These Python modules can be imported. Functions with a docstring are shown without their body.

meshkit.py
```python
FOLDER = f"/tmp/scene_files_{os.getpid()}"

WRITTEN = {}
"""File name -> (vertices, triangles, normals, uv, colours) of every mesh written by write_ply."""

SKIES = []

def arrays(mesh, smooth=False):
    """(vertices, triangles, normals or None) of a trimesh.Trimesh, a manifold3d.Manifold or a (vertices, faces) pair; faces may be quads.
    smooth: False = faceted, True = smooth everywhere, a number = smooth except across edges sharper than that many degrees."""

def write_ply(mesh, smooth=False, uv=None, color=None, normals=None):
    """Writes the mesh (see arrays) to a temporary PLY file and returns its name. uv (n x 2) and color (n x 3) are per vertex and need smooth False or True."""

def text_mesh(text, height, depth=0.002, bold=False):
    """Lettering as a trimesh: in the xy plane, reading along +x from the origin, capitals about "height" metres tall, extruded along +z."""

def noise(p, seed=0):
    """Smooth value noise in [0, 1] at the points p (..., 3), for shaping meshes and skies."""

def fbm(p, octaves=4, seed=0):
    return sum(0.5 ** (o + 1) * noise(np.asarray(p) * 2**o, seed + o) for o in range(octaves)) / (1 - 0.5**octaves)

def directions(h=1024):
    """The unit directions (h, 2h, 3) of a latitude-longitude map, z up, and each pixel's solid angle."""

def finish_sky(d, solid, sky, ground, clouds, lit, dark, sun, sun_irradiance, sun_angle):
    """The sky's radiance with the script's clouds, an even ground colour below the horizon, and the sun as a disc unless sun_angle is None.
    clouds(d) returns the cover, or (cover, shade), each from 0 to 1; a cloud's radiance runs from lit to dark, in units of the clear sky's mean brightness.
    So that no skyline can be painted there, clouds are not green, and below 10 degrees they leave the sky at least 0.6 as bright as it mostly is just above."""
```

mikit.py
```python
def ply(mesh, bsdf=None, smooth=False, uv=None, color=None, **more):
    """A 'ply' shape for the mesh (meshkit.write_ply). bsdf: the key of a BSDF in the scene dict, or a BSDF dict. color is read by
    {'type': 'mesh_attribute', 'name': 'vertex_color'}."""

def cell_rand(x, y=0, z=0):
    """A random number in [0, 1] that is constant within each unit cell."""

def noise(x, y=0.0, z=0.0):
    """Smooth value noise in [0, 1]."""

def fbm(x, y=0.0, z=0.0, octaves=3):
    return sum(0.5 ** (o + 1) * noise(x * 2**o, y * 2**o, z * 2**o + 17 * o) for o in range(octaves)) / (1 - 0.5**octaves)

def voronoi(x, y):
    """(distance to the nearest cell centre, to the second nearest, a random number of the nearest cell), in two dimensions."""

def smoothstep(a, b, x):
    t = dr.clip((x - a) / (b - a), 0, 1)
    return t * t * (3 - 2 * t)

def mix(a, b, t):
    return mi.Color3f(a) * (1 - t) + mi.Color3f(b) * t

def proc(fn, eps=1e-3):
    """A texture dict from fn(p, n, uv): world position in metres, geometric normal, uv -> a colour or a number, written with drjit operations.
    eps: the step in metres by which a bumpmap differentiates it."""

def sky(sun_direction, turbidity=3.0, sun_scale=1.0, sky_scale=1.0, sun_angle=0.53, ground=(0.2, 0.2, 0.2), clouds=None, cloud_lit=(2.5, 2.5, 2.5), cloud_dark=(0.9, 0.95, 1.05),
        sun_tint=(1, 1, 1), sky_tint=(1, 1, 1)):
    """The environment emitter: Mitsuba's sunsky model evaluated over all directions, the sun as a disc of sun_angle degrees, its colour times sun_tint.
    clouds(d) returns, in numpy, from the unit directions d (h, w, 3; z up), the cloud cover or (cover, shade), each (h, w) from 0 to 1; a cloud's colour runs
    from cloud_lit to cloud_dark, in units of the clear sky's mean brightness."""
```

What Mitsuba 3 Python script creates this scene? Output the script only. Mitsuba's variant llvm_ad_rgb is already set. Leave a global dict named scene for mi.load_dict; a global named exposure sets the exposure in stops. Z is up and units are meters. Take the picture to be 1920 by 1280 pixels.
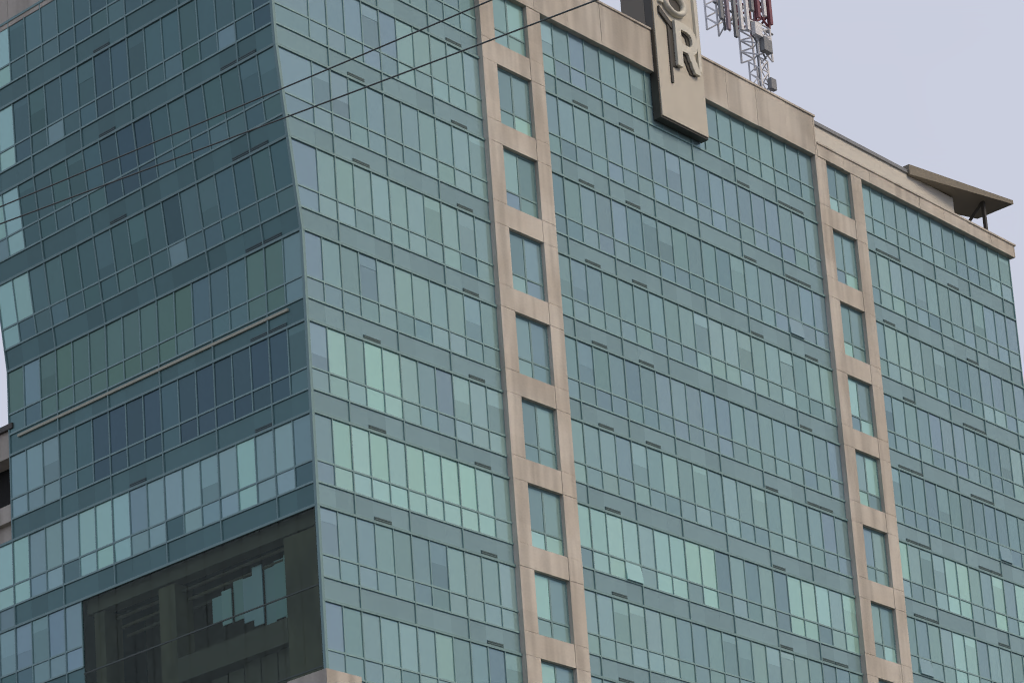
import math, random
import numpy as np, trimesh, mitsuba as mi, mikit, meshkit
import drjit as dr
from mikit import proc, noise, fbm, smoothstep, mix

T = mi.ScalarTransform4f
scene, labels = {}, {}

# ------------------------------------------------------------------ camera, sky, exposure
GROUND_DROP = 62.0                      # the drawing's zero level (a floor head) lies 62 m above the street
YAW, PITCH, ROLL = 0.857, 0.2450, -0.0700


def camera_axes(a, b, c):
    fwd = np.array([math.sin(a) * math.cos(b), math.cos(a) * math.cos(b), math.sin(b)])
    right = np.array([math.cos(a), -math.sin(a), 0.0])
    up = np.cross(right, fwd)
    return right * math.cos(c) + up * math.sin(c), -right * math.sin(c) + up * math.cos(c), fwd


CAM = np.array([-83.22, -81.03, -60.312 + GROUND_DROP])
CR, CU, CF = camera_axes(YAW, PITCH, ROLL)
FOCAL, SHIFT_Y = 5779.4, 1619.33        # in pixels of a 1920 x 1280 picture
scene['camera'] = {
    'type': 'perspective', 'fov_axis': 'x', 'fov': math.degrees(2 * math.atan(960 / FOCAL)),
    'near_clip': 1.0, 'far_clip': 3000.0,
    'principal_point_offset_x': 0.0, 'principal_point_offset_y': -(SHIFT_Y - 640) / 1280,
    'to_world': T().look_at(origin=CAM.tolist(), target=(CAM + CF).tolist(), up=CU.tolist()),
}


def cloud_cover(d):
    shade = 0.45 * meshkit.fbm(d * np.array([5.0, 5.0, 9.0]) + 5.0, 4, seed=4)
    return np.ones(d.shape[:2]), shade


scene['sky'] = mikit.sky((0.25, -0.85, 0.78), turbidity=3, sun_scale=0.36, sun_angle=24, clouds=cloud_cover,
                         cloud_lit=(1.90, 2.0, 2.36), cloud_dark=(1.5, 1.58, 1.9), sun_tint=(1.0, 0.98, 0.95), ground=(0.16, 0.16, 0.16))
exposure = 1.9

# ------------------------------------------------------------------ materials


def rgb(*c):
    return {'type': 'rgb', 'value': [float(x) for x in c]}


def srgb(r, g, b):
    return np.array([((v / 255) / 12.92 if v / 255 < 0.04045 else ((v / 255 + 0.055) / 1.055) ** 2.4) for v in (r, g, b)])


def stone_fn(p, n, uv):
    streak = fbm(p.x * 1.7, p.y * 1.7, p.z * 0.13, 3)
    blotch = fbm(p.x * 0.45, p.y * 0.45, p.z * 0.4, 3)
    grain = noise(p.x * 14, p.y * 14, p.z * 14)
    base = mix([0.465, 0.428, 0.375], [0.535, 0.505, 0.455], smoothstep(0.25, 0.75, blotch))
    slab = mikit.cell_rand(p.x / 2.42 + 0.5, p.z / 2.0, 3.0)
    return base * (0.76 + 0.27 * smoothstep(0.25, 0.7, streak) + 0.07 * (grain - 0.5) + 0.07 * slab)


def sign_fn(p, n, uv):
    return mix([0.455, 0.43, 0.36], [0.53, 0.50, 0.435], fbm(p.x * 0.8, p.y, p.z * 0.35, 3))


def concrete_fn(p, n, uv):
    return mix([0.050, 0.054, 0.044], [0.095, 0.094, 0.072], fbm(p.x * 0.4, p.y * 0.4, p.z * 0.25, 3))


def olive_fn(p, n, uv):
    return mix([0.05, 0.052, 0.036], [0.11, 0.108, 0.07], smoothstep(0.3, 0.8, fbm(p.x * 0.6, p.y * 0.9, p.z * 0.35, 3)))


def wave_fn(p, n, uv):
    return noise(p.x * 0.55 + 3.0, p.y * 0.55, p.z * 0.5)


def asphalt_fn(p, n, uv):
    return mix([0.04, 0.04, 0.042], [0.075, 0.074, 0.07], fbm(p.x * 0.3, p.y * 0.3, 0.0, 4))


scene['mat_glass'] = {'type': 'bumpmap', 'scale': 0.012, 'tex': proc(wave_fn, eps=0.02), 'bsdf': {
    'type': 'principled', 'base_color': {'type': 'mesh_attribute', 'name': 'vertex_color'}, 'roughness': 0.10, 'specular': 0.45, 'spec_tint': 1.0, 'metallic': 0.34}}
scene['mat_spandrel'] = {'type': 'principled', 'base_color': {'type': 'mesh_attribute', 'name': 'vertex_color'}, 'roughness': 0.22, 'specular': 0.45, 'spec_tint': 0.7, 'metallic': 0.12}
scene['mat_mullion'] = {'type': 'principled', 'base_color': rgb(0.17, 0.285, 0.295), 'roughness': 0.45, 'specular': 0.4}
scene['mat_joint'] = {'type': 'principled', 'base_color': rgb(0.21, 0.345, 0.355), 'roughness': 0.4, 'specular': 0.4}
scene['mat_vent'] = {'type': 'principled', 'base_color': rgb(0.085, 0.14, 0.148), 'roughness': 0.5, 'specular': 0.3}
scene['mat_dark_metal'] = {'type': 'principled', 'base_color': rgb(0.022, 0.032, 0.034), 'roughness': 0.5, 'specular': 0.3}
scene['mat_stone'] = {'type': 'principled', 'base_color': proc(stone_fn), 'roughness': 0.85, 'specular': 0.25}
scene['mat_pale_render'] = {'type': 'principled', 'base_color': rgb(0.56, 0.54, 0.49), 'roughness': 0.8, 'specular': 0.3}
scene['mat_ledge'] = {'type': 'principled', 'base_color': rgb(0.42, 0.43, 0.35), 'roughness': 0.8}
scene['mat_grey_metal'] = {'type': 'principled', 'base_color': rgb(0.20, 0.21, 0.22), 'roughness': 0.5, 'metallic': 0.3}
scene['mat_canopy'] = {'type': 'principled', 'base_color': rgb(0.17, 0.15, 0.115), 'roughness': 0.6}
scene['mat_sign_face'] = {'type': 'principled', 'base_color': proc(sign_fn), 'roughness': 0.6, 'specular': 0.4}
scene['mat_sign_shaded_side'] = {'type': 'principled', 'base_color': rgb(0.15, 0.135, 0.11), 'roughness': 0.6}  # darker than the face: shade of the sideways faces painted in
scene['mat_sign_dark'] = {'type': 'principled', 'base_color': rgb(0.045, 0.042, 0.035), 'roughness': 0.5}
scene['mat_sign_letter'] = {'type': 'principled', 'base_color': rgb(0.56, 0.55, 0.48), 'roughness': 0.5}
scene['mat_antenna'] = {'type': 'principled', 'base_color': rgb(0.62, 0.63, 0.66), 'roughness': 0.5}
scene['mat_red_grey'] = {'type': 'principled', 'base_color': rgb(0.24, 0.19, 0.23), 'roughness': 0.5}
scene['mat_red_paint'] = {'type': 'principled', 'base_color': rgb(0.19, 0.06, 0.08), 'roughness': 0.5}
scene['mat_clear_glass'] = {'type': 'thindielectric', 'int_ior': 1.5, 'ext_ior': 1.0, 'specular_transmittance': rgb(0.74, 0.84, 0.76), 'specular_reflectance': rgb(0.30, 0.36, 0.33)}
scene['mat_dark_frame'] = {'type': 'principled', 'base_color': rgb(0.05, 0.07, 0.065), 'roughness': 0.5}
scene['mat_cable'] = {'type': 'principled', 'base_color': rgb(0.10, 0.12, 0.12), 'roughness': 0.6}
scene['mat_void'] = {'type': 'principled', 'base_color': rgb(0.012, 0.013, 0.013), 'roughness': 0.9}
scene['mat_concrete'] = {'type': 'principled', 'base_color': proc(concrete_fn), 'roughness': 0.8}
scene['mat_olive'] = {'type': 'principled', 'base_color': proc(olive_fn), 'roughness': 0.8}
scene['mat_asphalt'] = {'type': 'principled', 'base_color': proc(asphalt_fn), 'roughness': 0.9}

# ------------------------------------------------------------------ helpers
taken = {}


def numbered(key):
    n = taken.get(key, 0)
    taken[key] = n + 1
    return key if n == 0 else f'{key}_{n:03d}'


def put(parent, name, mesh, mat, color=None, smooth=False, **tags):
    key = numbered(f'{parent}__{name}' if parent else name)
    scene[key] = mikit.ply(mesh, mat, smooth=smooth, color=color)
    if tags:
        labels[key] = tags
    return key


def join(meshes):
    vs, fs, at = [], [], 0
    for v, f in meshes:
        vs.append(v); fs.append(f + at); at += len(v)
    return np.vstack(vs), np.vstack(fs)


BOXF = np.array([[0, 2, 1], [1, 2, 3], [4, 5, 6], [5, 7, 6], [0, 1, 4], [1, 5, 4], [2, 6, 3], [3, 6, 7], [0, 4, 2], [2, 4, 6], [1, 3, 5], [3, 7, 5]])


def hexa(c8):
    """A closed box from eight corners ordered (a, b, c) binary; the winding is turned outward."""
    v = np.asarray(c8, float)
    f = BOXF.copy()
    ctr = v.mean(0)
    n = np.cross(v[f[:, 1]] - v[f[:, 0]], v[f[:, 2]] - v[f[:, 0]])
    out = ((v[f].mean(1) - ctr) * n).sum(1) < 0
    f[out] = f[out][:, ::-1]
    return v, f


def box(x0, x1, y0, y1, z0, z1):
    return hexa([(x, y, z + GROUND_DROP) for x in (x0, x1) for y in (y0, y1) for z in (z0, z1)])


def bar(p, q, rad, sides=8):
    """A round bar between two points of the drawing."""
    p, q = (np.asarray(a, float) + [0, 0, GROUND_DROP] for a in (p, q))
    d = q - p
    m = trimesh.creation.cylinder(rad, segment=[p, q], sections=sides)
    return np.array(m.vertices), np.array(m.faces)


LEAN_Z, LEAN = [-4, 0, 4, 8, 12, 16], [0, 0.5, 0.95, 1.1, 1.2, 1.25]


def lean(z):
    """The tower's corner flares outward above the fourth floor head from the top."""
    return float(np.interp(z, LEAN_Z, LEAN))


def right_face(u, z, d):
    return (u, -d, z + GROUND_DROP)


def left_face(u, z, d):
    return (-lean(z) - d, u, z + GROUND_DROP)


def panel(face, u0, u1, z0, z1, d0, d1, tilt=(0, 0), u0_top=None):
    """A box on a facade: u along it, z up, d out of it; tilt shifts the front edges a few millimetres."""
    u0t = u0 if u0_top is None else u0_top
    c = []
    for iu in (0, 1):
        for iz in (0, 1):
            for idd in (0, 1):
                u = u1 if iu else (u0t if iz else u0)
                d = (d1 + tilt[0] * (iu - 0.5) + tilt[1] * (iz - 0.5)) if idd else d0
                c.append(face(u, z1 if iz else z0, d))
    return hexa(c)


def sheet(face, u0, u1, z0, z1, d, tilt):
    """A single thin pane, facing out of the facade."""
    v = np.array([face(u, z, d + tilt[0] * (a - 0.5) + tilt[1] * (c - 0.5)) for u, z, a, c in ((u0, z0, 0, 0), (u1, z0, 1, 0), (u1, z1, 1, 1), (u0, z1, 0, 1))])
    return v, np.array([[0, 2, 1], [0, 3, 2]])


rng = random.Random(11)
TOWER = 'office_tower'
labels[TOWER] = {'label': 'tall green-teal glass curtain wall office tower with beige stone window piers', 'category': 'building'}

# ------------------------------------------------------------------ the ground
put(None, 'ground', hexa([(x, y, z) for x in (-900, 900) for y in (-900, 900) for z in (-1.0, 0.0)]), 'mat_asphalt', kind='structure')

# ------------------------------------------------------------------ the tower's body
OPEN_COLS = 13                          # opening added below the fourth storey for the stand-in recess, thirteen panes wide
OPEN_END, OPEN_TOP = OPEN_COLS * 18.8 / 17, -15.95
TOP = 13.9
BACK = 34.0


def tower_body():
    parts = []
    for z0, z1 in zip([OPEN_TOP, -4, 0, 4, 8], [-4, 0, 4, 8, 11.6]):
        c = []
        for ix in (0, 1):
            for iy in (0, 1):
                for iz in (0, 1):
                    z = z1 if iz else z0
                    c.append((55.6 if ix else -lean(z) + 0.12, BACK if (iy and ix) else (18.6 if iy else 0.12), z + GROUND_DROP))
        parts.append(hexa(c))
    parts += [box(4.0, 55.6, 0.12, 18.6, -62, OPEN_TOP), box(0.12, 4.0, OPEN_END, 18.6, -62, OPEN_TOP), box(0.12, 4.0, 0.12, 0.3, -62, OPEN_TOP)]
    return join(parts)


put(TOWER, 'body', tower_body(), 'mat_dark_metal')

BAYS = [  # face, start, pitch, panes
    ('r', 0.0, 11.85 / 11, 11), ('r', 16.08, 21.30 / 19, 19), ('r', 41.42, 14.38 / 13, 13), ('l', 0.0, 18.8 / 17, 17), ('w', 18.8, 1.106, 8)]
FACE = {'r': right_face, 'l': left_face, 'w': left_face}
FIRST, LAST = -3, 7
VENTS = {0: (3, 9), 1: (2, 5, 13, 16, 17), 2: (1, 2, 7, 8), 3: (1, 2, 9), 4: ()}

# tones of the glass units: blinds behind panes, plus painted-in shade and reflections
TONES = {'bright': (0.37, 0.605, 0.565), 'light': (0.295, 0.455, 0.458), 'mid': (0.25, 0.39, 0.408), 'dim': (0.215, 0.34, 0.365),
         'shaded_teal': (0.122, 0.212, 0.222), 'deep': (0.10, 0.18, 0.19), 'navy': (0.075, 0.128, 0.15), 'blue': (0.25, 0.375, 0.42), 'olive': (0.135, 0.235, 0.21)}


def pick(weights):
    names = list(weights)
    return rng.choices(names, [weights[n] for n in names])[0]


def right_tone(b, k, i):
    if b == 0 and i == 0:
        return 'blue' if rng.random() < 0.7 else 'light'  # corner panes: bluish reflection put into the colour
    if k == 3:
        if b == 0:
            return pick({'bright': 7, 'light': 2})
        if b == 1:
            return pick({'bright': 6, 'light': 1}) if i < 9 else ('light' if i % 2 == 0 else 'dim') if i < 14 else pick({'bright': 2, 'light': 1, 'blue': 1})
        return pick({'light': 2, 'mid': 2, 'bright': 1})
    if k == 2:
        if b == 0:
            return pick({'bright': 3, 'light': 2}) if 1 <= i <= 5 else pick({'light': 3, 'mid': 2, 'blue': 1})
        if b == 1:
            return ('light' if i % 2 == 0 else 'mid') if i < 16 else pick({'blue': 1, 'mid': 1})
        return pick({'light': 2, 'mid': 3, 'bright': 1})
    if k == 1:
        return pick({'light': 2, 'mid': 3, 'dim': 1}) if b == 0 else pick({'mid': 2, 'dim': 3, 'blue': 2, 'light': 0.5})
    if k == 0:
        return pick({'light': 3, 'mid': 2}) if b == 0 else pick({'mid': 3, 'dim': 2, 'blue': 1, 'light': 1})
    if k <= -1:
        return pick({'light': 4, 'mid': 2, 'blue': 2, 'bright': 0.4}) if b == 0 else pick({'light': 2, 'mid': 3, 'blue': 1, 'dim': 1})
    return pick({'light': 3, 'mid': 3, 'dim': 1, 'blue': 0.6})


def shaded_left_tone(k, i):  # darker tone mix paints in the shade of this face
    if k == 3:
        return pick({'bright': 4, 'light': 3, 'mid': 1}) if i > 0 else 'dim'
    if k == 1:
        return pick({'olive': 5, 'shaded_teal': 3, 'dim': 2})
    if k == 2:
        return pick({'navy': 5, 'deep': 1}) if 1 <= i <= 11 else pick({'mid': 2, 'shaded_teal': 3, 'deep': 2})  # navy stretch paints a dark reflection into the glass
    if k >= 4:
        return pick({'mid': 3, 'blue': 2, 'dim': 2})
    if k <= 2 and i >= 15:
        return pick({'bright': 3, 'light': 1})  # bright end panes paint in a sky reflection
    return pick({'deep': 7, 'shaded_teal': 4, 'navy': 2})


def shade(tone, spread=0.075):
    g = 1 + rng.uniform(-spread, spread)
    t = np.array(TONES[tone]) * g
    t[1] *= 1 + rng.uniform(-0.03, 0.03)
    t[2] *= 1 + rng.uniform(-0.05, 0.05)
    return t


def size_in_view(mesh):
    """Bookkeeping only (which panes are entries of their own, which are joined): the pane's area as seen, nought outside the frame."""
    v = mesh[0] - CAM
    z = v @ CF
    x, y = 960 + FOCAL * (v @ CR) / z, SHIFT_Y - FOCAL * (v @ CU) / z
    if x.max() < -5 or x.min() > 1925 or y.max() < -5 or y.min() > 1285:
        return 0.0
    return float(np.ptp(x) * np.ptp(y))


pools = {'vision_pane': [], 'lower_pane': [], 'spandrel_panel': []}
for b, (side, start, pitch, count) in enumerate(BAYS):
    face = FACE[side]
    for k in range(FIRST, LAST + 1):
        if side == 'w' and k < 3:
            continue
        h = -4.0 * k
        run, kept = 0, None
        for i in range(count):
            if side == 'l' and k >= 4 and i < OPEN_COLS:
                continue
            u0, u1 = start + i * pitch, start + (i + 1) * pitch
            tone = right_tone(b, k, i) if side == 'r' else shaded_left_tone(k, i) if side == 'l' else pick({'bright': 3, 'light': 2}) if k == 3 else pick({'mid': 2, 'blue': 1})
            if k not in (2, 3) and side != 'w' and 0 < i and not (side == 'l' and i >= 15):      # rooms span several panes, so tones come in runs
                if run > 0 and rng.random() < 0.9:
                    tone = kept
                else:
                    kept, run = tone, rng.randint(2, 7)
                run -= 1
            low = tone if rng.random() < 0.88 else pick({'mid': 1, 'dim': 1, 'light': 1} if side == 'r' else {'shaded_teal': 2, 'deep': 2, 'dim': 0.6})
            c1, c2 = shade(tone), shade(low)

            def lift(z):
                return -lean(z) if (side == 'r' and b == 0 and i == 0) else u0

            def tilt():
                return (rng.gauss(0, 0.006), rng.gauss(0, 0.007))

            def unit(z0, z1, d1, t):
                return panel(face, lift(z0), u1, z0, z1, d1 - 0.05, d1, t, lift(z1))

            t1 = tilt()
            zt, zm = h - 0.06, h - 2.02
            if rng.random() < 0.16 and tone != 'navy':     # a blind let down part of the way behind the pane
                cut = zt - rng.uniform(0.3, 1.5)
                a, c = panel(face, lift(cut), u1, cut, zt, -0.03, 0.02, t1, lift(zt)), panel(face, lift(zm), u1, zm, cut, -0.03, 0.02, t1, lift(cut))
                mesh = join([a, c])
                col = np.vstack([np.tile(c1 * rng.uniform(1.0, 1.15), (8, 1)), np.tile(c1 * rng.uniform(0.8, 0.95), (8, 1))])
            else:
                mesh, col = unit(zm, zt, 0.02, t1), np.tile(c1, (8, 1))
            pools['vision_pane'].append((mesh, col))
            ajar = side == 'r' and rng.random() < 0.015                     # a few lower lights stand ajar
            mesh = unit(h - 2.96, h - 2.10, 0.09 if ajar else 0.02, (0, -0.10) if ajar else tilt())
            pools['lower_pane'].append((mesh, np.tile(c2, (8, 1))))
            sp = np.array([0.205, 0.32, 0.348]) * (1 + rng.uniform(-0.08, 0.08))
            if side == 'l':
                sp = np.array([0.088, 0.17, 0.178]) * (1 + rng.uniform(-0.12, 0.12))  # same panels, darkened to paint in the left face's shade
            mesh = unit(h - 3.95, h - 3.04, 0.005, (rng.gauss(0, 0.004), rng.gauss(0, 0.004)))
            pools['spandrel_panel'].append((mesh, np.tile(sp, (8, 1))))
            if i in VENTS[b] and rng.random() < 0.78:
                slats = [panel(face, u0 + 0.04, u1 - 0.04, h + 0.05 + 0.075 * s, h + 0.10 + 0.075 * s, 0.0, 0.05) for s in range(3)]
                put(TOWER, 'vent', join(slats), 'mat_vent')
for name, pool in pools.items():
    order = sorted(range(len(pool)), key=lambda j: -size_in_view(pool[j][0]))
    own = set(order[:300])
    mat = 'mat_spandrel' if name == 'spandrel_panel' else 'mat_glass'
    rest = []
    for j, (mesh, col) in enumerate(pool):
        if j in own and size_in_view(mesh) > 0:
            put(TOWER, name, mesh, mat, color=col)
        else:
            rest.append((mesh, col))
    put(TOWER, 'far_' + name + 's', join([m for m, _ in rest]), mat, color=np.vstack([c for _, c in rest]), kind='stuff')

# mullions run the full height; transoms run from pier to pier
ZB, ZT = -4.0 * LAST - 4, 11.75
levels = [z for z in (ZB, -4, 0, 4, 8, ZT)]
for b, (side, start, pitch, count) in enumerate(BAYS):
    face = FACE[side]
    top = ZT if side != 'w' else -12.0
    lv = levels if side == 'l' else [ZB, top]
    for i in range(count + 1):
        u = start + i * pitch
        if (side == 'r' and b == 0 and i == 0) or (side in 'lw' and i == 0) or (side == 'r' and i in (0, count) and not (b == 2 and i == count)):
            continue
        major = (i + b) % 3 == 2 or i == count
        w, d, mat = (0.03, 0.07, 'mat_mullion') if major else (0.022, 0.07, 'mat_joint')
        spans = [(z0, z1) for z0, z1 in zip(lv[:-1], lv[1:])]
        if side == 'l' and i < OPEN_COLS:
            spans[0] = (OPEN_TOP, spans[0][1])
        if not major:                   # slimmer fins stop at the spandrels
            spans = [(-4.0 * k - 2.98, -4.0 * k - 0.05) for k in range(3 if side == 'w' else FIRST, (4 if side == 'l' and i < OPEN_COLS else LAST + 1))]
        m = join([panel(face, u - w, u + w, z0, z1, 0.0, d) for z0, z1 in spans])
        put(TOWER, 'mullion' if major else 'glazing_joint', m, mat)
    for k in range(FIRST, LAST + 1):
        if side == 'w' and k < 3:
            continue
        h = -4.0 * k
        for z0, z1, d in ((h - 0.06, h + 0.05, 0.09), (h - 2.10, h - 2.02, 0.06), (h - 3.04, h - 2.96, 0.06)):
            s0 = -lean(z0) if b == 0 else start
            if side == 'l' and k >= 4:
                if k == 4 and d == 0.09:
                    put(TOWER, 'transom', panel(face, 0.0, start + count * pitch, z0, z1, 0.0, d), 'mat_mullion')
                    continue
                s0 = OPEN_END
            put(TOWER, 'transom', panel(face, s0, start + count * pitch, z0, z1, 0.0, d), 'mat_mullion' if d > 0.08 else 'mat_joint')
# the corner profile follows the flare
prof = []
for z0, z1 in zip(levels[:-1], levels[1:]):
    c = []
    for ix in (0, 1):
        for iy in (0, 1):
            for z in (z0, z1):
                c.append((-lean(z) + (0.07 if ix else -0.08), 0.07 if iy else -0.08, z + GROUND_DROP))
    prof.append(hexa(c))
put(TOWER, 'corner_profile', join(prof), 'mat_mullion')
# lower storeys down to the street, out of the frame
put(TOWER, 'lower_storeys', join([box(0.03, 55.5, 0.0, 0.1, -62, ZB), box(0.0, 0.1, OPEN_END, 18.7, -62, ZB)]), 'mat_mullion')
# the end wall at the far right
put(TOWER, 'end_wall', box(55.78, 55.92, 0.02, 30, -62, 11.7), 'mat_mullion')

# ------------------------------------------------------------------ stone window piers
SHELL = 0.30                            # how far the stone stands proud of the glass
for p0, p1 in ((11.85, 16.08), (37.38, 41.42)):
    w0, w1 = p0 + 0.94, p1 - 0.94
    pier = put(TOWER, 'pier', join([box(p0 + 0.01, w0 - 0.01, -SHELL + 0.05, 0.3, -62, 11.7), box(w1 + 0.01, p1 - 0.01, -SHELL + 0.05, 0.3, -62, 11.7)]), 'mat_stone')
    for k in range(FIRST, LAST + 1):
        h = -4.0 * k
        for a, c in ((p0, w0), (w1, p1)):
            for z0, z1 in ((h - 2.93, h - 0.035), (h - 0.02, h + 1.055)):
                if z0 < 11.6:
                    j = rng.gauss(0, 0.004)
                    put(pier, 'stone_panel', box(a, c, -SHELL + j, 0.25, z0, min(z1, 11.7)), 'mat_stone')
        if k > FIRST:
            put(pier, 'beam', box(w0 + 0.012, w1 - 0.012, -SHELL + 0.02, 0.28, h - 0.02, h + 1.05), 'mat_stone')
        win = put(pier, 'window', join([box(w0, w1, -0.09, -0.02, h - 2.92, h - 2.84), box(w0, w1, -0.09, -0.02, h - 0.12, h - 0.02), box(w0, w1, -0.10, -0.03, h - 2.12, h - 2.04),
                                        box((w0 + w1) / 2 - 0.05, (w0 + w1) / 2 + 0.05, -0.095, -0.025, h - 2.84, h - 0.12),
                                        box(w0, w0 + 0.07, -0.09, -0.02, h - 2.84, h - 0.12), box(w1 - 0.07, w1, -0.09, -0.02, h - 2.84, h - 0.12)]), 'mat_mullion')
        mid = (w0 + w1) / 2
        for a, c in ((w0 + 0.07, mid - 0.05), (mid + 0.05, w1 - 0.07)):
            for z0, z1 in ((h - 2.04, h - 0.12), (h - 2.84, h - 2.12)):
                t = pick({'bright': 2, 'light': 2, 'mid': 2, 'dim': 2, 'blue': 1})
                put(pier, 'pane', panel(right_face, a, c, z0, z1, 0.0, 0.065, (rng.gauss(0, .006), rng.gauss(0, .006))), 'mat_glass', color=np.tile(shade(t), (8, 1)))

# ------------------------------------------------------------------ parapet, ledge, corner base, side wing
EDGE = 12.42                            # the parapet steps down beyond the second pier
x0 = -lean(12) - 0.05
par = put(TOWER, 'parapet', join([box(x0 + 0.05, 37.5, -0.26, 0.22, 11.74, TOP - 0.02), box(37.5, 56.05, -0.26, 0.22, 11.74, EDGE - 0.02), box(x0 + 0.05, x0 + 0.5, 0.22, 18.85, 11.74, TOP - 0.02)]), 'mat_stone')
x = x0
while x < 56.1:
    w = 2.42 if x < 36 else 2.3
    if x < 37.6 < x + w:
        w = 37.6 - x
    e = min(x + w, 56.1)
    j = rng.gauss(0, 0.005)
    put(par, 'stone_panel', box(x, e - 0.02, -0.32 + j, 0.25, 11.72 + rng.gauss(0, 0.008), TOP if x < 37.5 else EDGE), 'mat_stone')
    x += w
for i in range(8):
    put(par, 'stone_panel', box(x0, x0 + 0.55, 0.27 + i * 2.33, 0.27 + i * 2.33 + 2.31, 11.72, TOP), 'mat_stone')
put(TOWER, 'parapet_coping', join([box(x0 - 0.05, 37.62, -0.38, 0.31, TOP, TOP + 0.1), box(37.62, 56.16, -0.38, 0.31, EDGE, EDGE + 0.1), box(x0 - 0.05, x0 + 0.6, 0.31, 18.95, TOP, TOP + 0.1)]), 'mat_stone')
put(TOWER, 'roof_slab', box(-0.6, 55.8, 0.26, 30, 11.9, 12.1), 'mat_grey_metal')
put(TOWER, 'ledge', panel(left_face, 1.0, 18.2, -7.30, -7.18, 0.0, 0.09), 'mat_ledge', label='thin pale ledge running along the shaded side of the tower')
put(TOWER, 'corner_base', box(-0.22, 1.75, -0.22, 2.0, -62, -22.95), 'mat_stone')
wing = put(TOWER, 'side_wing', join([box(0.05, 9, 18.62, 30, -11.0, -10.2), box(0.05, 9, 18.62, 30, -8.0, -6.75), box(0.05, 9, 18.62, 18.95, -10.2, -8.0), box(0.3, 9, 18.75, 30, -62, -11.0),
                                     box(0.05, 9, 24.0, 24.6, -10.2, -8.0)]), 'mat_stone')
put(wing, 'roof_edge', box(-0.1, 9, 18.55, 30, -6.75, -6.5), 'mat_sign_dark')
put(wing, 'dark_opening', box(0.9, 1.0, 18.95, 30, -10.2, -8.0), 'mat_void')

# ------------------------------------------------------------------ penthouse and canopy on the roof
put(TOWER, 'penthouse_wall', box(37.9, 53.2, 1.5, 6, 12.1, 15.1), 'mat_pale_render')
put(TOWER, 'penthouse_coping', box(37.8, 48.7, 1.4, 6, 15.1, 15.3), 'mat_grey_metal')
cz = 15.2


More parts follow.
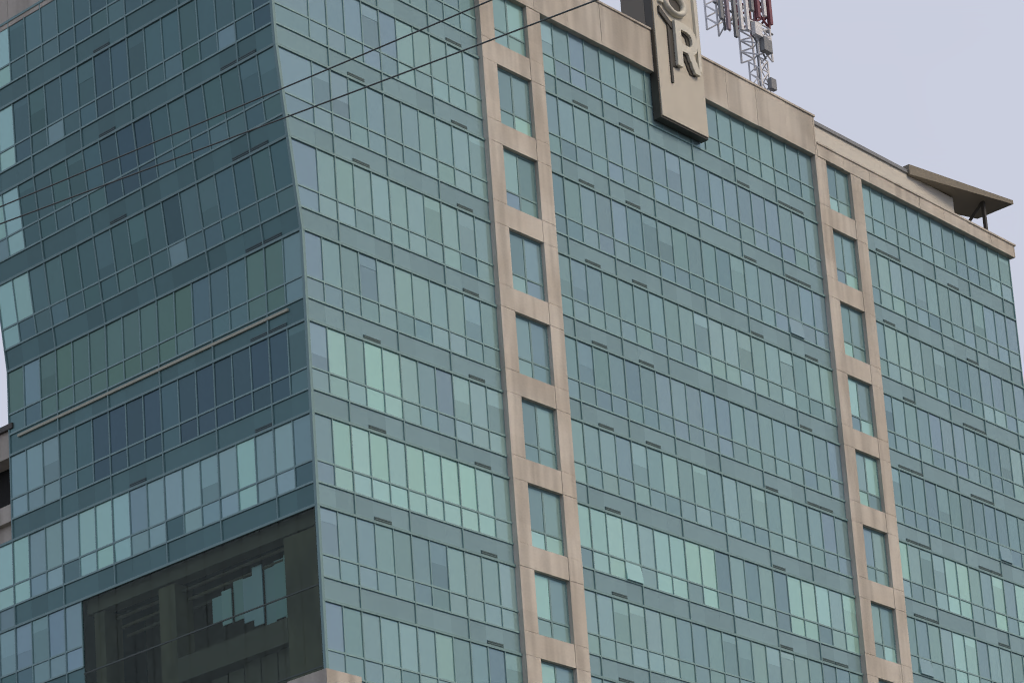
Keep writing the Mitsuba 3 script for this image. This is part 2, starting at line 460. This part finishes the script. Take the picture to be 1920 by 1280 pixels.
def wedge(pts, z0s, z1s):
    n = len(pts)
    v = [(x, y, z + GROUND_DROP) for (x, y), z in zip(pts, z0s)] + [(x, y, z + GROUND_DROP) for (x, y), z in zip(pts, z1s)]
    f = [(0, 2, 1), (0, 3, 2), (4, 5, 6), (4, 6, 7)]
    for j in range(n):
        q = (j + 1) % n
        f += [(j, q, q + n), (j, q + n, j + n)]
    m = trimesh.Trimesh(np.array(v), np.array(f), process=False)
    trimesh.repair.fix_normals(m)
    return np.array(m.vertices), np.array(m.faces)


canopy = put(TOWER, 'canopy', wedge([(48.74, 1.3), (57.0, -0.05), (57.0, 2.35), (48.74, 4.4)], [15.0, 15.36, 15.36, 15.0], [15.6, 15.6, 15.6, 15.6]), 'mat_canopy', label='dark cantilevered roof canopy at the far end of the parapet')
put(canopy, 'post', box(55.15, 55.33, 0.75, 0.93, 12.8, 15.35), 'mat_sign_dark')
put(canopy, 'brace', bar((55.24, 2.4, 14.0), (55.24, 0.84, 15.3), 0.09), 'mat_sign_dark')

# ------------------------------------------------------------------ sign standing over the parapet
SIGN = 'roof_sign'
labels[SIGN] = {'label': 'beige box sign with raised letter hanging over the roof parapet', 'category': 'sign'}
put(SIGN, 'face', box(24.45, 28.0, -0.56, -0.50, 9.38, 19.0), 'mat_sign_face')
put(SIGN, 'frame', box(24.38, 28.02, -0.50, -0.06, 9.28, 19.0), 'mat_sign_dark')  # dark colour paints shade onto the sign's left edge and underside
put(SIGN, 'box', box(24.38, 28.07, -0.05, 1.35, 14.05, 19.0), 'mat_sign_shaded_side')


def lettering(text, height, x, z, depth, y, stretch=1.0, bold=True):
    m = meshkit.text_mesh(text, height, depth, bold)
    v = np.array(m.vertices)
    v = np.stack([x + v[:, 0] * stretch, y - v[:, 2], z + v[:, 1] + GROUND_DROP], -1)
    m = trimesh.Trimesh(v, np.array(m.faces), process=False)
    trimesh.repair.fix_normals(m)
    return np.array(m.vertices), np.array(m.faces)


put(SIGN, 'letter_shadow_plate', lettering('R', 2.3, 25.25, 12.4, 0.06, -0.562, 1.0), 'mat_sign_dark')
put(SIGN, 'letter', lettering('R', 2.3, 25.5, 12.47, 0.16, -0.625, 1.0), 'mat_sign_letter')
ring = trimesh.creation.torus(0.62, 0.17, major_sections=28, minor_sections=10)
rv = np.array(ring.vertices)
put(SIGN, 'ring', (np.stack([26.0 + rv[:, 0] * 1.15, -0.66 + rv[:, 2], 15.75 + rv[:, 1] * 0.8 + GROUND_DROP], -1), np.array(ring.faces)[:, ::-1]), 'mat_sign_letter', smooth=True)
put(SIGN, 'relief_bar', hexa([(x + (0.9 if t else 0), y, z + GROUND_DROP) for t, zz in ((0, 14.9), (1, 14.3)) for x in (24.75,) for y in (-0.68, -0.56) for z in (zz, zz + 0.34)]), 'mat_sign_dark')
put(SIGN, 'relief_bar', box(25.35, 25.5, -0.64, -0.56, 11.4, 14.5), 'mat_sign_dark')
put(SIGN, 'relief_bar', box(27.55, 27.75, -0.7, -0.56, 12.7, 17.5), 'mat_sign_letter')
put(SIGN, 'relief_bar', box(24.8, 25.1, -0.7, -0.56, 15.5, 18.5), 'mat_sign_letter')
disc = trimesh.creation.cylinder(0.5, 0.05, sections=28)
dv = np.array(disc.vertices)
put(SIGN, 'ring_disc', (np.stack([26.0 + dv[:, 0] * 1.1, -0.59 + dv[:, 2], 15.75 + dv[:, 1] * 0.6 + GROUND_DROP], -1), np.array(disc.faces)[:, ::-1]), 'mat_sign_dark')

# ------------------------------------------------------------------ antenna mast behind the parapet
MAST = 'antenna_mast'
labels[MAST] = {'label': 'red and pale grey lattice telecom mast with panel antennas on the roof', 'category': 'antenna mast'}
put(MAST, 'pole', bar((37.1, 2.4, 12.8), (37.1, 2.4, 24), 0.08), 'mat_grey_metal')
put(MAST, 'pole', bar((33.8, 2, 18.4), (33.5, 2, 24), 0.07), 'mat_grey_metal')
put(MAST, 'cross_arm', bar((33.0, 2, 19.7), (38.0, 2, 19.7), 0.06), 'mat_grey_metal')
put(MAST, 'cross_arm', bar((33.0, 2, 21.9), (38.0, 2, 21.9), 0.06), 'mat_grey_metal')
put(MAST, 'brace', bar((33.8, 2, 18.6), (36.9, 2, 21.6), 0.05), 'mat_grey_metal')
put(MAST, 'brace', bar((37.2, 2, 18.0), (35.5, 2, 19.7), 0.05), 'mat_grey_metal')
for x, z0, z1, m in ((36.5, 20.0, 22.6, 'mat_red_paint'), (37.55, 20.0, 22.6, 'mat_red_paint'), (37.05, 20.3, 22.6, 'mat_antenna'), (35.95, 20.2, 22.4, 'mat_grey_metal'), (33.2, 18.7, 20.6, 'mat_grey_metal'),
                      (33.75, 18.3, 20.3, 'mat_red_grey'), (34.35, 18.1, 20.2, 'mat_grey_metal'), (34.9, 18.7, 21.2, 'mat_antenna'), (35.45, 18.9, 21.6, 'mat_antenna')):
    put(MAST, 'panel_antenna', box(x - 0.11, x + 0.11, 1.65, 1.8, z0, z1), m)
def lattice(x0, x1, y0, y1, z0, z1, step, mat, rad=0.035):
    """An open truss of four legs with cross bracing, each leg and each set of braces a part."""
    for x in (x0, x1):
        for y in (y0, y1):
            put(MAST, 'leg', bar((x, y, z0), (x, y, z1), rad * 1.4), mat)
    z = z0
    while z < z1 - 0.01:
        e = min(z + step, z1)
        put(MAST, 'lattice_brace', join([bar((x0, y0, z), (x1, y0, e), rad), bar((x1, y0, z), (x0, y0, e), rad), bar((x0, y1, z), (x1, y1, e), rad), bar((x0, y0, z), (x0, y1, e), rad),
                                         bar((x1, y0, e), (x1, y1, z), rad), bar((x0, y0, e), (x1, y0, e), rad), bar((x0, y1, e), (x1, y1, e), rad)]), mat)
        z = e


lattice(36.75, 37.45, 2.1, 2.8, 12.1, 18.0, 0.75, 'mat_antenna')
lattice(36.55, 37.7, 1.95, 3.1, 18.0, 19.9, 0.65, 'mat_antenna', 0.045)
lattice(36.55, 37.7, 1.95, 3.1, 19.9, 23.0, 0.8, 'mat_red_paint', 0.06)
lattice(33.2, 34.2, 2.0, 2.7, 18.5, 22.6, 0.7, 'mat_antenna', 0.04)
for zz in (19.0, 20.3):
    put(MAST, 'lattice_arm', join([bar((34.2, 2.0, zz), (36.55, 2.0, zz + 0.15), 0.045), bar((34.2, 2.0, zz + 0.7), (36.55, 2.0, zz + 0.85), 0.045)] +
                                  [bar((34.2 + 0.47 * i, 2.0, zz + 0.03 * i), (34.67 + 0.47 * i, 2.0, zz + 0.7 + 0.03 * i), 0.035) for i in range(5)]), 'mat_antenna')
put(MAST, 'radio_unit', box(36.6, 37.3, 1.6, 1.9, 18.2, 18.9), 'mat_grey_metal')
put(MAST, 'radio_unit', box(36.0, 36.6, 1.65, 1.9, 18.9, 19.6), 'mat_antenna')
put(MAST, 'radio_unit', box(37.05, 37.5, 1.7, 1.95, 16.2, 16.8), 'mat_grey_metal')

# ------------------------------------------------------------------ two overhead cables near the camera


def cable(a, c, sag, label):
    """A hanging cable from a to c (metres, street level 0) with its low point given by sag."""
    n = 60
    s = np.linspace(0, 1, n)
    pts = np.array(a)[None] * (1 - s[:, None]) + np.array(c)[None] * s[:, None]
    pts[:, 2] -= sag * 4 * s * (1 - s)
    rad, sides = 0.0042, 8
    t = np.gradient(pts, axis=0); t /= np.linalg.norm(t, axis=1, keepdims=True)
    e1 = np.cross(t, [0, 0, 1.0]); e1 /= np.linalg.norm(e1, axis=1, keepdims=True)
    e2 = np.cross(e1, t)
    ang = np.arange(sides) * 2 * np.pi / sides
    v = (pts[:, None] + rad * (np.cos(ang)[None, :, None] * e1[:, None] + np.sin(ang)[None, :, None] * e2[:, None])).reshape(-1, 3)
    f = []
    for i in range(n - 1):
        for j in range(sides):
            q = (j + 1) % sides
            f.append((i * sides + j, i * sides + q, (i + 1) * sides + q, (i + 1) * sides + j))
    f = np.array(f)
    f = np.vstack([f[:, [0, 1, 2]], f[:, [0, 2, 3]]])
    nrm = np.cross(v[f[:, 1]] - v[f[:, 0]], v[f[:, 2]] - v[f[:, 0]])
    mid = pts[np.clip(f[:, 0] // sides, 0, n - 1)]
    inward = ((v[f].mean(1) - mid) * nrm).sum(1) < 0
    f[inward] = f[inward][:, ::-1]
    put(None, 'overhead_cable', (v, f), 'mat_cable', smooth=True, label=label, category='cable', group='overhead cables crossing the street')


cable((-74.87, -57.27, 9.49), (-71.31, -86.23, 9.49), 0.2, 'upper of two thin black cables sloping across the top of the facade')
cable((-75.76, -57.58, 9.19), (-70.63, -86.84, 9.19), 0.2, 'lower of two thin black cables sloping across the first pier')

# ------------------------------------------------------------------ added recess low on the shaded side, standing in for a reflection
ter = put(TOWER, 'reflection_recess', join([box(3.6, 3.95, 0.35, OPEN_END - 0.02, -31.9, OPEN_TOP - 0.05), box(0.2, 3.55, 0.35, OPEN_END - 0.02, -32, -31.6)]), 'mat_concrete', label='added dark recess standing in for a reflection low on the shaded side of the tower')
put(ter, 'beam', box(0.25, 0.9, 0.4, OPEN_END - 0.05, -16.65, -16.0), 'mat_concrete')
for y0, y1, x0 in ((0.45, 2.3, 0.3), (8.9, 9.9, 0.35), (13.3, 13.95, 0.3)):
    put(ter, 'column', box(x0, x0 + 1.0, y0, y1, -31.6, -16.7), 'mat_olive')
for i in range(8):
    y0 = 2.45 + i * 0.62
    c = shade(pick({'dim': 3, 'shaded_teal': 2, 'blue': 2, 'light': 1})) * 0.8
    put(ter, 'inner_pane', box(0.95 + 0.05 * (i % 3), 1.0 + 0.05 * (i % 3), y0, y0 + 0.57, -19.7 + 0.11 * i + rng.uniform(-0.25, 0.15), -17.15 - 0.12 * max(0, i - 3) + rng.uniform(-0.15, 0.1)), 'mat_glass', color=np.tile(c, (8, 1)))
for i in range(3):                      # made-up pipes and uneven blinds that fill out the stood-in reflection
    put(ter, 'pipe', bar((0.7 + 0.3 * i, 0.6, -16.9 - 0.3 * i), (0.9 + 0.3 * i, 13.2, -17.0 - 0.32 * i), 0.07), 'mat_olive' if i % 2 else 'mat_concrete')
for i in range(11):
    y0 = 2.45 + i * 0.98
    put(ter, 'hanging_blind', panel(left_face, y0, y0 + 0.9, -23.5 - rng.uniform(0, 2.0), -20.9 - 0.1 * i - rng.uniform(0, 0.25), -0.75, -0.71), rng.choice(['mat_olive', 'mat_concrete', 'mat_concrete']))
for i in range(OPEN_COLS):  # added glazing gives the recess its murky reflected veil
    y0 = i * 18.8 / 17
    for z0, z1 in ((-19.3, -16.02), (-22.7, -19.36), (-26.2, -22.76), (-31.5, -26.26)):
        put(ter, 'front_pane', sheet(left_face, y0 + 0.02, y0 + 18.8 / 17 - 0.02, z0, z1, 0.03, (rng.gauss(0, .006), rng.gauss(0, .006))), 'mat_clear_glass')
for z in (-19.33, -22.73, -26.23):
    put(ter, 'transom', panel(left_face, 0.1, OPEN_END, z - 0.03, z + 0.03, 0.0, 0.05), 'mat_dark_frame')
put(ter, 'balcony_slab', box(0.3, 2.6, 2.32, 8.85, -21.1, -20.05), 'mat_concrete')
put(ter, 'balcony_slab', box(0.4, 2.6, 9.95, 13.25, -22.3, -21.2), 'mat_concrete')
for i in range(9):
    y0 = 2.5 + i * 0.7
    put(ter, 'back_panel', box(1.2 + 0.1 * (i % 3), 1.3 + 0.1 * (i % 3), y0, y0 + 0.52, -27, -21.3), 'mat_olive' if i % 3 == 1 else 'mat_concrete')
